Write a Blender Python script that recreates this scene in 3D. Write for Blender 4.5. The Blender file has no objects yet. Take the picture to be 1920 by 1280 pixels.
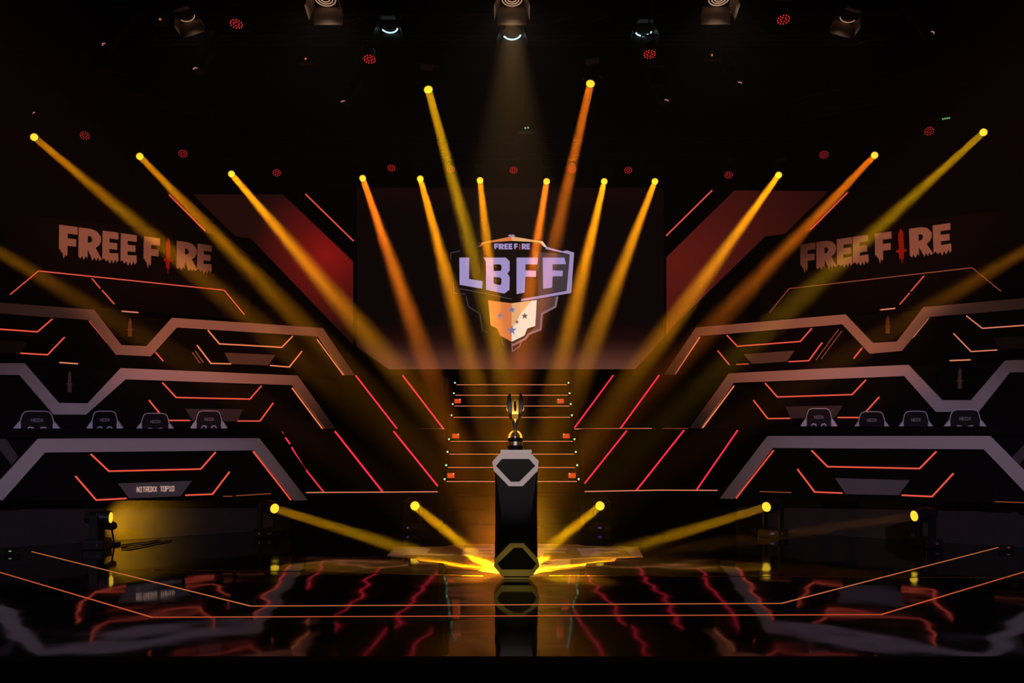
import bpy, bmesh, math, random
from mathutils import Vector, Matrix
from mathutils.geometry import tessellate_polygon
random.seed(4)
sc = bpy.context.scene
COL = sc.collection
F, HZ, H = 1600.0, 815.0, 1.45            # focal length in px, horizon row, camera height

# ---------------------------------------------------------------- camera
cam = bpy.data.objects.new('camera', bpy.data.cameras.new('camera'))
COL.objects.link(cam); sc.camera = cam
cam.location = (0, 0, H); cam.rotation_euler = (math.pi/2, 0, 0)
cam.data.sensor_width = 36; cam.data.lens = 30; cam.data.shift_y = 175/1920
cam.data.clip_end = 200
# ---------------------------------------------------------------- world, view
w = bpy.data.worlds.new('dark_hall'); sc.world = w; w.use_nodes = True
w.node_tree.nodes['Background'].inputs[0].default_value = (0.0006, 0.0005, 0.0006, 1)
wv = w.node_tree.nodes.new('ShaderNodeVolumeScatter')      # theatrical haze in the whole hall
wv.inputs['Density'].default_value = .0085; wv.inputs['Anisotropy'].default_value = .25
nt = w.node_tree                                              # it hangs thicker up in the rig than near the floor
gt = nt.nodes.new('ShaderNodeTexCoord'); gs = nt.nodes.new('ShaderNodeSeparateXYZ'); nt.links.new(gt.outputs['Object'], gs.inputs[0])
gm = nt.nodes.new('ShaderNodeMapRange'); gm.inputs['From Max'].default_value = 6.0
nt.links.new(gs.outputs['Z'], gm.inputs['Value'])
gr = nt.nodes.new('ShaderNodeValToRGB'); cr = gr.color_ramp
while len(cr.elements) < 6: cr.elements.new(.5)
for e, (z, v) in zip(cr.elements, ((0, .95), (.35, .70), (.65, .16), (1.9, .15), (3.2, .58), (4.8, 1.0))):
    e.position = z/6; e.color = (v, v, v, 1)
gx = nt.nodes.new('ShaderNodeMath'); gx.operation = 'MULTIPLY'; gx.inputs[1].default_value = .0100
nt.links.new(gm.outputs[0], gr.inputs[0]); nt.links.new(gr.outputs[0], gx.inputs[0]); nt.links.new(gx.outputs[0], wv.inputs['Density'])
w.node_tree.links.new(wv.outputs[0], w.node_tree.nodes['World Output'].inputs['Volume'])
vs = sc.view_settings
vs.view_transform = 'Standard'; vs.look = 'None'; vs.gamma = 1; vs.use_curve_mapping = False; vs.exposure = 0
cy = sc.cycles; cy.volume_step_rate = 10
cy.use_denoising = True; cy.max_bounces = 5; cy.diffuse_bounces = 2; cy.glossy_bounces = 3
cy.volume_bounces = 0; cy.sample_clamp_indirect = 3; cy.use_light_tree = True

# ---------------------------------------------------------------- front-of-house and rig lights
def aim(o, target):
    o.rotation_euler = (Vector(target)-o.location).to_track_quat('-Z', 'Y').to_euler()
def spot(name, loc, target, watts, color, cone, blend=.6, radius=.1):
    l = bpy.data.lights.new(name, 'SPOT'); l.energy = watts; l.color = color
    l.spot_size = math.radians(cone); l.spot_blend = blend; l.shadow_soft_size = radius
    o = bpy.data.objects.new(name, l); COL.objects.link(o); o.location = loc; aim(o, target)
    return o
for s in (-1, 1):
    spot('front_house_spot', (s*4.5, -6, 7.0), (s*5.6, 12.2, .5), 1550, (.76, .62, 1.0), 17, .8)
    spot('front_house_spot', (s*4.0, -6, 7.0), (s*5.6, 13.8, 2.0), 560, (1.0, .42, .36), 19, .9)
    spot('warm_house_spot', (s*4.2, -6, 7.0), (s*5.0, 15.4, 2.9), 6500, (1.0, .27, .14), 12, 1.0)
    spot('warm_sign_spot', (s*5.2, -6, 7.0), (s*6.9, 15.0, 4.65), 6500, (1.0, .30, .17), 9, 1.0)
spot('podium_key_spot', (0, -5, 5.6), (0, 8.6, 1.15), 4200, (1.0, .80, .74), 5.0, .5)
spot('added_podium_fill', (.6, -5, 5.0), (.04, 8.5, .15), 1600, (1.0, .70, .10), 2.6, .9)  # added lamp, stands in for yellow light thrown up by the floor
spot('floor_logo_spot', (0, 10.5, 6.72), (0, 10.15, 0), 1150, (1.0, .52, .17), 30, .5)

# ---------------------------------------------------------------- materials
def mat(name, color, rough=.6, metal=0.0, spec=.5, bump=None, vary=0.0, scale=8.0):
    m = bpy.data.materials.new(name); m.use_nodes = True; nt = m.node_tree
    b = nt.nodes['Principled BSDF']
    b.inputs['Base Color'].default_value = (*color, 1); b.inputs['Roughness'].default_value = rough
    b.inputs['Metallic'].default_value = metal; b.inputs['Specular IOR Level'].default_value = spec
    if vary or bump:
        tc = nt.nodes.new('ShaderNodeTexCoord'); n = nt.nodes.new('ShaderNodeTexNoise')
        n.inputs['Scale'].default_value = scale; nt.links.new(tc.outputs['Object'], n.inputs['Vector'])
        if vary:
            r = nt.nodes.new('ShaderNodeValToRGB')
            r.color_ramp.elements[0].color = (*[c*(1-vary) for c in color], 1)
            r.color_ramp.elements[1].color = (*[min(1, c*(1+vary)) for c in color], 1)
            nt.links.new(n.outputs['Fac'], r.inputs[0]); nt.links.new(r.outputs[0], b.inputs['Base Color'])
        if bump:
            bp = nt.nodes.new('ShaderNodeBump'); bp.inputs['Strength'].default_value = bump
            bp.inputs['Distance'].default_value = .02
            nt.links.new(n.outputs['Fac'], bp.inputs['Height']); nt.links.new(bp.outputs[0], b.inputs['Normal'])
    return m
def lin(c):
    return tuple(((v/255+.055)/1.055)**2.4 if v > 10 else v/255/12.92 for v in c)
def glow(name, rgb, strength=1.0, base=(.02, .02, .02)):
    """an emissive surface: rgb is its sRGB look at strength 1"""
    m = bpy.data.materials.new(name); m.use_nodes = True; b = m.node_tree.nodes['Principled BSDF']
    b.inputs['Base Color'].default_value = (*base, 1); b.inputs['Roughness'].default_value = .5
    b.inputs['Emission Color'].default_value = (*lin(rgb), 1); b.inputs['Emission Strength'].default_value = strength
    return m
M = dict(
    black=mat('matt_black_board', (.004, .004, .0045), .8, spec=.1, vary=.2, scale=3),
    panel=mat('black_laminate', (.004, .0035, .0045), .6, spec=.12, vary=.2, scale=3),
    plinth=mat('worn_black_plinth', (.055, .050, .044), .7, spec=.2, vary=.25, scale=6),
    riser=mat('black_carpet_riser', (.006, .0055, .0055), .8, spec=.1, vary=.25, scale=20),
    band=mat('white_laminate_band', (.80, .78, .80), .55, vary=.03, scale=1.2),
    plate=mat('grey_name_plate', (.26, .25, .27), .5, vary=.05, scale=2),
    plate_dim=mat('dim_grey_plate', (.10, .10, .10), .5, vary=.05, scale=2),  # darker grey; on the side bands it stands for dimness
    letter=mat('pale_sign_letters', (.80, .70, .66), .6, vary=.05, scale=6),
    letter_red=mat('red_sign_letters', (.75, .04, .03), .5, vary=.05, scale=6),
    emblem=mat('bronze_emblem', (.28, .17, .12), .5, vary=.1, scale=6),
    metal=mat('black_fixture_metal', (.012, .012, .013), .45, .3, vary=.2, scale=12),
    truss=mat('black_truss_tube', (.010, .010, .011), .5, .3, vary=.2, scale=12),
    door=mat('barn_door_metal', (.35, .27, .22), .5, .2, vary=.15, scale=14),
    wall=mat('black_drape', (.004, .0035, .004), .9, spec=.1, vary=.3, scale=4),
    chair=mat('black_chair_leather', (.005, .005, .008), .5, spec=.15, vary=.2, scale=20),
    chair_trim=mat('pale_lilac_piping', (.72, .72, .90), .5, vary=.05, scale=20),
    podium=mat('black_gloss_podium', (.003, .0045, .007), .38, spec=.12, vary=.1, scale=3),
    ring=mat('white_podium_frame', (.62, .58, .60), .45, vary=.03, scale=4),
    gold=mat('polished_gold', (1.0, .62, .10), .42, 1.0, vary=.05, scale=8),
    silver=mat('brushed_silver', (.70, .68, .70), .32, 1.0, vary=.05, scale=8),
    wing=mat('dark_grey_trophy_wing', (.13, .13, .15), .4, .3, vary=.1, scale=12),
    gloss=mat('gloss_black_base', (.006, .006, .006), .15, vary=.1, scale=8),
    amber_case=mat('amber_case', (.5, .07, .01), .4, vary=.1, scale=20),
    cable=mat('black_cable', (.02, .02, .02), .3, vary=.2, scale=20),
    trim=mat('brass_seam_trim', (.55, .38, .08), .3, 1.0, bump=1.0, vary=.4, scale=60),
    led=glow('coral_led_strip', (232, 84, 66), 1.0),
    led_warm=glow('orange_led_strip', (238, 128, 82), 1.0),
    led_red=glow('crimson_led_strip', (245, 48, 72), 1.0),
    led_pale=glow('pale_orange_led_strip', (235, 135, 100), .9),
    led_dim=glow('dim_orange_led_strip', (150, 70, 48), .8),
    led_floor=glow('inlaid_amber_led', (225, 120, 70), .8),
    led_floor2=glow('inlaid_red_amber_led', (215, 95, 55), .8),
    lens=glow('yellow_lamp_lens', (250, 205, 50), 1.3),
    par=glow('red_led_dots', (255, 48, 52), 1.2),
    bulb=glow('pale_green_bulb', (195, 240, 195), 1.0),
    amber=glow('amber_lamp_face', (225, 75, 30), .9),
    warm_lens=glow('warm_fresnel_lens', (215, 165, 130), .8),
    cool_lens=glow('cool_white_lens', (200, 235, 245), 1.3),
    rim=glow('pink_rim_glint', (225, 145, 140), .8),  # light caught on the profile lens rims, put in as emission
    ind_orange=glow('orange_indicator', (220, 120, 40), .8),
    ind_green=glow('green_indicator', (120, 200, 110), .8),
    display=glow('violet_display', (110, 90, 170), .3),
    plate_text=glow('peach_backlit_text', (225, 180, 160), .8),
    chair_text=mat('silver_chair_logo', (.35, .35, .42), .5),
)
def floor_material():
    m = bpy.data.materials.new('glossy_black_floor'); m.use_nodes = True; nt = m.node_tree; L = nt.links
    b = nt.nodes['Principled BSDF']
    b.inputs['Base Color'].default_value = (.003, .003, .003, 1)
    b.inputs['Roughness'].default_value = .045; b.inputs['IOR'].default_value = 1.5
    tc = nt.nodes.new('ShaderNodeTexCoord')
    n = nt.nodes.new('ShaderNodeTexNoise'); n.inputs['Scale'].default_value = 1.1; n.inputs['Detail'].default_value = 1.0
    L.new(tc.outputs['Object'], n.inputs['Vector'])
    bp = nt.nodes.new('ShaderNodeBump'); bp.inputs['Strength'].default_value = 1.0; bp.inputs['Distance'].default_value = .010
    L.new(n.outputs['Fac'], bp.inputs['Height']); L.new(bp.outputs[0], b.inputs['Normal'])
    n2 = nt.nodes.new('ShaderNodeTexNoise'); n2.inputs['Scale'].default_value = 5
    L.new(tc.outputs['Object'], n2.inputs['Vector'])
    r = nt.nodes.new('ShaderNodeMapRange'); r.inputs['To Min'].default_value = .02; r.inputs['To Max'].default_value = .10
    L.new(n2.outputs['Fac'], r.inputs['Value']); L.new(r.outputs[0], b.inputs['Roughness'])
    return m
M['floor'] = floor_material()

def screen_material(name, center, radius, inner, outer, axis_ramp=None):
    """video content shown by an LED wall: a picture in the wall's own coordinates"""
    m = bpy.data.materials.new(name); m.use_nodes = True; nt = m.node_tree; L = nt.links
    b = nt.nodes['Principled BSDF']; b.inputs['Base Color'].default_value = (.004, .004, .004, 1)
    b.inputs['Roughness'].default_value = .6; b.inputs['Specular IOR Level'].default_value = .1
    tc = nt.nodes.new('ShaderNodeTexCoord')
    if axis_ramp:
        sp = nt.nodes.new('ShaderNodeSeparateXYZ'); L.new(tc.outputs['Object'], sp.inputs[0])
        src = nt.nodes.new('ShaderNodeMapRange')
        src.inputs['From Min'].default_value = axis_ramp[0]; src.inputs['From Max'].default_value = axis_ramp[1]
        L.new(sp.outputs['Z'], src.inputs['Value']); out = src.outputs[0]; stops = axis_ramp[2]
    else:
        vm = nt.nodes.new('ShaderNodeVectorMath'); vm.operation = 'DISTANCE'
        vm.inputs[1].default_value = center; L.new(tc.outputs['Object'], vm.inputs[0])
        src = nt.nodes.new('ShaderNodeMapRange'); src.inputs['From Max'].default_value = radius
        L.new(vm.outputs['Value'], src.inputs['Value']); out = src.outputs[0]
        stops = [(0, inner), (.45, tuple((a*.55+c*.45) for a, c in zip(inner, outer))), (1, outer)]
    r = nt.nodes.new('ShaderNodeValToRGB'); cr = r.color_ramp
    while len(cr.elements) < len(stops): cr.elements.new(.5)
    for e, (p, c) in zip(cr.elements, stops): e.position = p; e.color = (*lin(c), 1)
    L.new(out, r.inputs[0]); L.new(r.outputs[0], b.inputs['Emission Color']); b.inputs['Emission Strength'].default_value = 1
    return m

# ---------------------------------------------------------------- mesh helpers
class MB:
    def __init__(s): s.bm = bmesh.new()
    def box(s, c, d, rot=None):
        r = bmesh.ops.create_cube(s.bm, size=1)['verts']
        mt = Matrix.Translation(Vector(c)) @ (rot.to_4x4() if rot else Matrix()) @ Matrix.Diagonal((*d, 1))
        bmesh.ops.transform(s.bm, matrix=mt, verts=r); return s
    def tube(s, a, b, r1, r2=None, seg=12):
        a, b = Vector(a), Vector(b); r2 = r1 if r2 is None else r2
        v = bmesh.ops.create_cone(s.bm, cap_ends=True, segments=seg, radius1=r1, radius2=r2, depth=(b-a).length)['verts']
        q = (b-a).to_track_quat('Z', 'Y')
        bmesh.ops.transform(s.bm, matrix=Matrix.Translation((a+b)/2) @ q.to_matrix().to_4x4(), verts=v); return s
    def sphere(s, c, r, scale=(1, 1, 1), seg=12):
        v = bmesh.ops.create_uvsphere(s.bm, u_segments=seg, v_segments=max(6, seg*2//3), radius=r)['verts']
        bmesh.ops.transform(s.bm, matrix=Matrix.Translation(Vector(c)) @ Matrix.Diagonal((*scale, 1)), verts=v); return s
    def lathe(s, prof, seg=24, c=(0, 0, 0)):
        c = Vector(c); rings = []
        for r, z in prof:
            rings.append([s.bm.verts.new(c+Vector((r*math.cos(2*math.pi*k/seg), r*math.sin(2*math.pi*k/seg), z))) for k in range(seg)])
        for a, b in zip(rings, rings[1:]):
            for k in range(seg): s.bm.faces.new((a[k], a[(k+1) % seg], b[(k+1) % seg], b[k]))
        s.bm.faces.new(rings[0][::-1]); s.bm.faces.new(rings[-1]); return s
    def prism(s, loops, fr, t, off=0.0):
        """loops of 2-D points (first outer, others holes) raised by t on frame fr=(origin,u,v,n)"""
        o, u, v, n = fr
        P = [[Vector((x, y, 0)) for x, y in lp] for lp in loops]
        tris = tessellate_polygon(P); flat = [p for lp in P for p in lp]
        mk = lambda p, d: s.bm.verts.new(o + u*p.x + v*p.y + n*d)
        A = [mk(p, off) for p in flat]; B = [mk(p, off-t) for p in flat]
        for a, b, c in tris:
            for V in (A, B):
                try: s.bm.faces.new((V[a], V[b], V[c]))
                except ValueError: pass
        i = 0
        for lp in P:
            k = len(lp)
            for j in range(k):
                a, b = i+j, i+(j+1) % k
                try: s.bm.faces.new((A[a], A[b], B[b], B[a]))
                except ValueError: pass
            i += k
        return s
    def build(s, name, m, parent=None, bevel=0, smooth=False):
        bmesh.ops.recalc_face_normals(s.bm, faces=s.bm.faces[:])
        me = bpy.data.meshes.new(name); s.bm.to_mesh(me); s.bm.free()
        if smooth:
            for p in me.polygons: p.use_smooth = True
        me.materials.append(m if not isinstance(m, str) else M[m])
        o = bpy.data.objects.new(name, me); COL.objects.link(o)
        if parent: o.parent = parent
        if bevel:
            b = o.modifiers.new('bevel', 'BEVEL'); b.width = bevel; b.segments = 2; b.limit_method = 'ANGLE'
        return o
def tag(o, label, cat, group=None, kind=None):
    if label: o['label'] = label
    if cat: o['category'] = cat
    if group: o['group'] = group
    if kind: o['kind'] = kind
    return o
def thing(name, loc, label, cat, group=None):
    o = bpy.data.objects.new(name, None); COL.objects.link(o); o.location = loc
    o.empty_display_size = .2
    return tag(o, label, cat, group)
def local(root):          # parts are built in world coordinates, then hung under a root that sits at its base
    bpy.context.view_layer.update()
    inv = Matrix.Translation(-Vector(root.location))
    for c in root.children:
        c.matrix_parent_inverse = inv
def copy_tree(o, parent=None):
    c = o.copy(); COL.objects.link(c)
    if parent: c.parent = parent
    for ch in list(o.children): copy_tree(ch, c)
    return c
def structure(o): o['kind'] = 'structure'; return o

def strip2d(pts, wd):
    """mitred ribbon polygon of width wd along 2-D polyline"""
    pts = [Vector(p) for p in pts]; n = len(pts); L, R = [], []
    for i, p in enumerate(pts):
        d1 = (p-pts[i-1]).normalized() if i else None
        d2 = (pts[i+1]-p).normalized() if i < n-1 else None
        d1 = d1 or d2; d2 = d2 or d1
        t = (d1+d2).normalized(); nn = Vector((-t.y, t.x)); k = wd/2/max(.4, nn.dot(Vector((-d1.y, d1.x))))
        L.append(p+nn*k); R.append(p-nn*k)
    return [tuple(q) for q in L+R[::-1]]

# ---------------------------------------------------------------- planes the sets stand on
class Plane:
    """vertical plane; side -1/+1 wings turned by th towards the house, side 0 faces the house"""
    def __init__(s, side, px, Y, th=35):
        s.side = side; th = math.radians(th if side else 0)
        X = (px-960)/F*Y
        s.o = Vector((X, Y, 0))
        if side <= 0: s.u = Vector((math.cos(th), math.sin(th), 0))
        else: s.u = Vector((math.cos(th), -math.sin(th), 0))
        s.n = Vector((s.u.y, -s.u.x, 0)); s.v = Vector((0, 0, 1))
        s.fr = (s.o, s.u, s.v, s.n)
    def uv(s, px, py):
        k = (px-960)/F
        t = (k*s.o.y - s.o.x)/(s.u.x - k*s.u.y)
        Y = s.o.y + t*s.u.y
        return (t, H - (py-HZ)/F*Y)
    def uz(s, px, z): return (s.uv(px, HZ)[0], z)
    def poly(s, pts): return [s.uv(*p) for p in pts]
    def world(s, px, py, off=0):
        a, b = s.uv(px, py); return s.o+s.u*a+s.v*b+s.n*off
    def back(s, d):
        q = Plane.__new__(Plane); q.side = s.side; q.u, q.v, q.n = s.u, s.v, s.n; q.o = s.o-s.n*d; q.fr = (q.o, q.u, q.v, q.n); return q
def slab(pl, pts, m, name, parent, t=.05, off=0.0, holes=(), raw=False):
    mb = MB(); mb.prism([pts if raw else pl.poly(pts)] + [pl.poly(h) for h in holes], pl.fr, t, off)
    return mb.build(name, m, parent)
def led(pl, pts, parent, m='led', wd=.023, off=.02, name='led_strip'):
    mb = MB(); mb.prism([strip2d(pl.poly(pts), wd)], pl.fr, .015, off)
    return mb.build(name, m, parent)

# ---------------------------------------------------------------- the hall
def quad_box(name, x0, x1, y0, y1, z0, z1, m):
    return structure(MB().box(((x0+x1)/2, (y0+y1)/2, (z0+z1)/2), (x1-x0, y1-y0, z1-z0)).build(name, m))
quad_box('floor', -12, 12, 5.59, 19.5, -.3, 0, 'floor')
quad_box('floor_auditorium', -14, 14, -9, 5.59, -1.3, -1.0, 'wall')
quad_box('stage_front', -12, 12, 5.45, 5.588, -1.0, -.002, 'wall')
quad_box('wall_back', -14, 14, 19.5, 19.7, -1, 11.5, 'wall')
quad_box('wall_left', -14.2, -14, -9, 19.7, -1, 11.5, 'wall')
quad_box('wall_right', 14, 14.2, -9, 19.7, -1, 11.5, 'wall')
quad_box('ceiling', -14, 14, -9, 19.7, 11.5, 11.7, 'wall')

# ---------------------------------------------------------------- lettering
CELL = dict(
    F=[[(0, 0), (1, 0), (1, .26), (.46, .26), (.46, .42), (.93, .42), (.93, .67), (.46, .67), (.46, .98), (.40, 1.04), (.34, .94), (.27, 1.12), (.20, .93), (.10, .88), (.06, .80), (0, .82)]],
    R=[[(0, 0), (.55, 0), (.80, .06), (.97, .22), (.98, .38), (.90, .53), (.74, .63), (1.02, 1.0), (.92, 1.06), (.86, .95), (.78, 1.07), (.70, .95), (.62, 1.08), (.55, .94), (.40, .70), (.40, 1.02), (.33, .94), (.24, 1.08), (.16, .96), (.08, 1.05), (0, .98)],
       [(.40, .24), (.54, .26), (.61, .35), (.55, .46), (.40, .48)]],
    E=[[(0, 0), (1, 0), (1, .24), (.43, .24), (.43, .38), (.93, .38), (.93, .61), (.43, .61), (.43, .75), (1, .73), (1.02, .98), (.92, 1.06), (.84, .95), (.70, 1.10), (.60, .97), (.48, 1.12), (.36, .98), (.24, 1.06), (.12, .95), (0, 1.0)]],
    K=[[(.5, -.06), (.85, .08), (.90, .70), (1.30, .73), (1.30, .80), (.88, .82), (.80, 1.12), (.66, 1.02), (.55, 1.26), (.44, 1.04), (.20, 1.08), (.12, .82), (-.30, .80), (-.30, .73), (.10, .70), (.22, .62), (.06, .58), (.22, .52), (.06, .48), (.20, .40), (.08, .36), (.14, .12)]])
def freefire(quad, ext):
    """yields (letter, loops) with the points mapped bilinearly into the px quad TL,TR,BR,BL"""
    TL, TR, BR, BL = [Vector(q) for q in quad]
    for ch, (a, b) in zip('FREEFKRE', ext):
        yield ch, [[tuple((TL.lerp(TR, a+(b-a)*x)).lerp(BL.lerp(BR, a+(b-a)*x), y)) for x, y in lp] for lp in CELL[ch]]
EXT_L = [(0, .12), (.128, .278), (.285, .388), (.405, .508), (.556, .66), (.698, .732), (.772, .905), (.908, 1.0)]
EXT_R = [(0, .098), (.106, .238), (.243, .342), (.35, .45), (.497, .607), (.648, .692), (.726, .878), (.884, 1.0)]
STROKE = dict(
    N=[[(0, 1), (0, 0), (1, 1), (1, 0)]], I=[[(.1, 0), (.9, 0)], [(.5, 0), (.5, 1)], [(.1, 1), (.9, 1)]],
    T=[[(0, 0), (1, 0)], [(.5, 0), (.5, 1)]], R=[[(0, 1), (0, 0), (1, 0), (1, .5), (0, .5)], [(.5, .5), (1, 1)]],
    O=[[(0, 0), (1, 0), (1, 1), (0, 1), (0, 0)]], X=[[(0, 0), (1, 1)], [(1, 0), (0, 1)]],
    P=[[(0, 1), (0, 0), (1, 0), (1, .5), (0, .5)]], E=[[(1, 0), (0, 0), (0, 1), (1, 1)], [(0, .5), (.8, .5)]])
STROKE['1'] = [[(.15, .15), (.5, 0), (.5, 1)], [(.1, 1), (.9, 1)]]; STROKE['0'] = STROKE['O']
def stroke_text(mb, fr, text, x0, x1, y0, y1, wd, t, off, slope=0):
    """box-stroke letters between x0..x1 with caps from y1 (top) to y0 in frame coordinates"""
    n = len(text); cw = (x1-x0)/n
    for i, ch in enumerate(text):
        for ln in STROKE.get(ch, []):
            pts = [(x0+cw*(i+.11+.70*a), y1+(y0-y1)*b+slope*(i+a)*cw) for a, b in ln]
            for p, q in zip(pts, pts[1:]):
                d = (Vector(q)-Vector(p)).normalized()*wd*.4
                mb.prism([strip2d([Vector(p)-d, Vector(q)+d], wd)], fr, t, off)

# ---------------------------------------------------------------- the side sets, three tiers each
def emblem(pl, root, hexpts, line, kx, ky0, ky1):
    hx = slab(pl, hexpts, 'black', 'hexagon_panel', root, .03, .012)
    k = MB(); w_ = 4.2; cx = kx
    pts = [(cx, ky0), (cx+w_*.7, ky0+6), (cx+w_*.8, ky0+(ky1-ky0)*.58), (cx+w_*1.7, ky0+(ky1-ky0)*.62), (cx+w_*.8, ky0+(ky1-ky0)*.66),
           (cx+w_*.9, ky1), (cx-w_*.9, ky1), (cx-w_*.8, ky0+(ky1-ky0)*.66), (cx-w_*1.7, ky0+(ky1-ky0)*.62), (cx-w_*.8, ky0+(ky1-ky0)*.58), (cx-w_*.7, ky0+9)]
    k.prism([pl.poly(pts)], pl.fr, .015, .028); ko = k.build('knife_emblem', 'emblem', hx)
    led(pl, line, hx, 'led_pale', .018, .028)
    hx['label'] = 'black hexagon panel with a bronze knife emblem'

def tier(side, pl, label, band, panel, leds, plates, foot_z, depth=.5):
    base = Vector(pl.world(panel[0][0], HZ)); base.z = foot_z
    root = thing('desk_facade', base, label, 'stage desk', 'player desk fronts on the side sets')
    slab(pl, band, 'band', 'white_band', root, .05, .03)
    slab(pl, panel, 'panel', 'front_panel', root, .04, -.021, raw=False)
    for pts, m, wd in leds: led(pl, pts, root, m, wd)
    for pts, m in plates: slab(pl, pts, m, 'name_plate', root, .03, .012)
    return root

# planes
L0, R0 = Plane(-1, 575, 12.9), Plane(1, 1350, 12.9)
L1, R1 = Plane(-1, 630, 14.9), Plane(1, 1294, 14.9)
L2, R2 = Plane(-1, 665, 16.1), Plane(1, 1246, 16.1)
L3, R3 = Plane(-1, 458, 16.0), Plane(1, 1443, 16.0)
W = .020
# --- lowest tier, left
t = tier(-1, L0, 'lowest left desk front with a pale grey band and lit plate reading NITROXX TOP10',
    [(-34, 937), (71, 822), (485, 821), (575.5, 937), (551, 938), (475, 844), (84, 848), (5, 937)],
    [(-90, 804), (520, 804), (575, 880), (575, 938), (-90, 938)],
    [([(170, 851), (204, 883), (376, 879), (404, 847)], 'led', W), ([(141, 892), (180, 937), (237, 934)], 'led', W),
     ([(347, 928), (398, 926), (430, 884)], 'led', W), ([(474, 846), (545, 937)], 'led', .018),
     ([(418, 930), (435, 930)], 'led_dim', .012), ([(442, 929), (507, 925)], 'led_dim', .012)],
    [], .0)
pt = slab(L0, [(221, 906), (360, 901), (338, 930), (242, 934)], 'plate', 'name_plate', t, .03, .012)
a = L0.uv(256, 922); b = L0.uv(326.5, 920); c = L0.uv(256, 913)
mb = MB(); stroke_text(mb, L0.fr, 'NITROXX TOP10', a[0], b[0], a[1], c[1], .0068, .006, .02, slope=(b[1]-a[1])/(b[0]-a[0])*.75)
mb.build('plate_lettering', 'plate_text', pt)
slab(L0, [(-60, 803), (520, 803), (536, 820), (-60, 820)], 'panel', 'counter_top', t, .5, .05)
slab(L0, [(-60, 806), (2, 808), (34, 856), (22, 872), (-10, 830), (-60, 826)], 'plate_dim', 'side_band', t, .04, .01)  # dimness of this turned-away band is put into its dark grey
a0, a1 = L0.uv(-90, 815)[0], L0.uv(560, 815)[0]
bk = L0.back(.35); slab(bk, [(a0, .002), (a1, .002), (a1, .55), (a0, .55)], 'plinth', 'plinth', t, .05, 0, raw=True)
local(t)
# --- lowest tier, right
t = tier(1, R0, 'lowest right desk front with a pale grey band and blank grey plate',
    [(1350.5, 934), (1440, 817), (1857, 817), (1990, 951), (1945, 946), (1845, 842), (1449, 839.5), (1376, 935)],
    [(1350, 936), (1350, 870), (1400, 799), (2010, 799), (2010, 944)],
    [([(1522, 844), (1552, 874.5), (1724.5, 878), (1756, 846)], 'led', W), ([(1495.5, 879), (1528, 922), (1580, 924)], 'led', W),
     ([(1691, 928), (1748, 930.5), (1788, 887)], 'led', W), ([(1451, 844), (1380.5, 934)], 'led', .018),
     ([(1425, 921), (1484, 923)], 'led_dim', .012), ([(1865, 940), (1925, 942)], 'led_dim', .010)],
    [([(1566, 896), (1706, 900), (1685, 928), (1586, 926)], 'plate')], .0)
slab(R0, [(1404, 799), (1980, 799), (1980, 815), (1390, 815)], 'panel', 'counter_top', t, .5, .05)
slab(R0, [(1980, 815), (1925, 828), (1893, 862), (1903, 878), (1935, 845), (1980, 838)], 'plate_dim', 'side_band', t, .04, .01)  # dark grey carries the dimness of the turned-away band
a0, a1 = R0.uv(1365, 815)[0], R0.uv(2010, 815)[0]
bk = R0.back(.35); slab(bk, [(a0, .002), (a1, .002), (a1, .55), (a0, .55)], 'plinth', 'plinth', t, .05, 0, raw=True)
local(t)
# --- middle tier, left
t = tier(-1, L1, 'middle left desk front with its brownish-lit band dipping round a knife emblem',
    [(-60, 681), (46, 681), (110, 755), (164, 756), (226, 690), (557, 704), (630, 806), (611, 806), (548, 722), (235, 711), (161, 777), (100, 777), (36, 703), (-60, 702)],
    [(-100, 684), (46, 684), (226, 693), (557, 706), (628, 806), (620, 860), (-100, 860)],
    [([(304, 717), (330, 745), (468, 748), (490, 723)], 'led', W), ([(279, 750), (310, 788), (356, 788)], 'led', W),
     ([(445, 789), (487, 789), (512, 755)], 'led', W), ([(547, 727), (606, 806)], 'led_warm', .019)],
    [([(347, 766), (455, 767), (445, 790), (362, 790)], 'plate_dim')], .52)
emblem(L1, t, [(88, 712), (108, 680), (150, 682), (178, 712), (162, 752), (112, 752)], [(111, 679.5), (146, 682)], 130, 694, 735)
local(t)
# --- middle tier, right
t = tier(1, R1, 'middle right desk front with its brownish-lit band dipping round a knife emblem',
    [(1294, 802.5), (1367.5, 700), (1520, 692), (1704, 684), (1767, 750), (1821, 750), (1885, 675.5), (1990, 673), (1990, 697), (1894, 698), (1835, 772), (1755, 772), (1696, 705), (1440, 715), (1375, 717.5), (1315, 802.5)],
    [(1296, 804), (1367, 702), (1704, 686), (1885, 678), (2020, 678), (2020, 860), (1310, 860)],
    [([(1435, 718), (1458, 744), (1598, 739.5), (1624, 712)], 'led', W), ([(1413, 750), (1440, 784.5), (1482, 784)], 'led', W),
     ([(1571, 782.5), (1614, 782.5), (1649, 744)], 'led', W), ([(1377, 723), (1318, 802)], 'led_warm', .019)],
    [([(1473, 762), (1580, 760), (1566, 783), (1483, 784)], 'plate_dim')], .52)
emblem(R1, t, [(1755, 706), (1780, 677), (1822, 675), (1846, 706), (1820, 747), (1770, 747)], [(1781, 676), (1820, 674.5)], 1800, 688, 729)
local(t)
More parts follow.
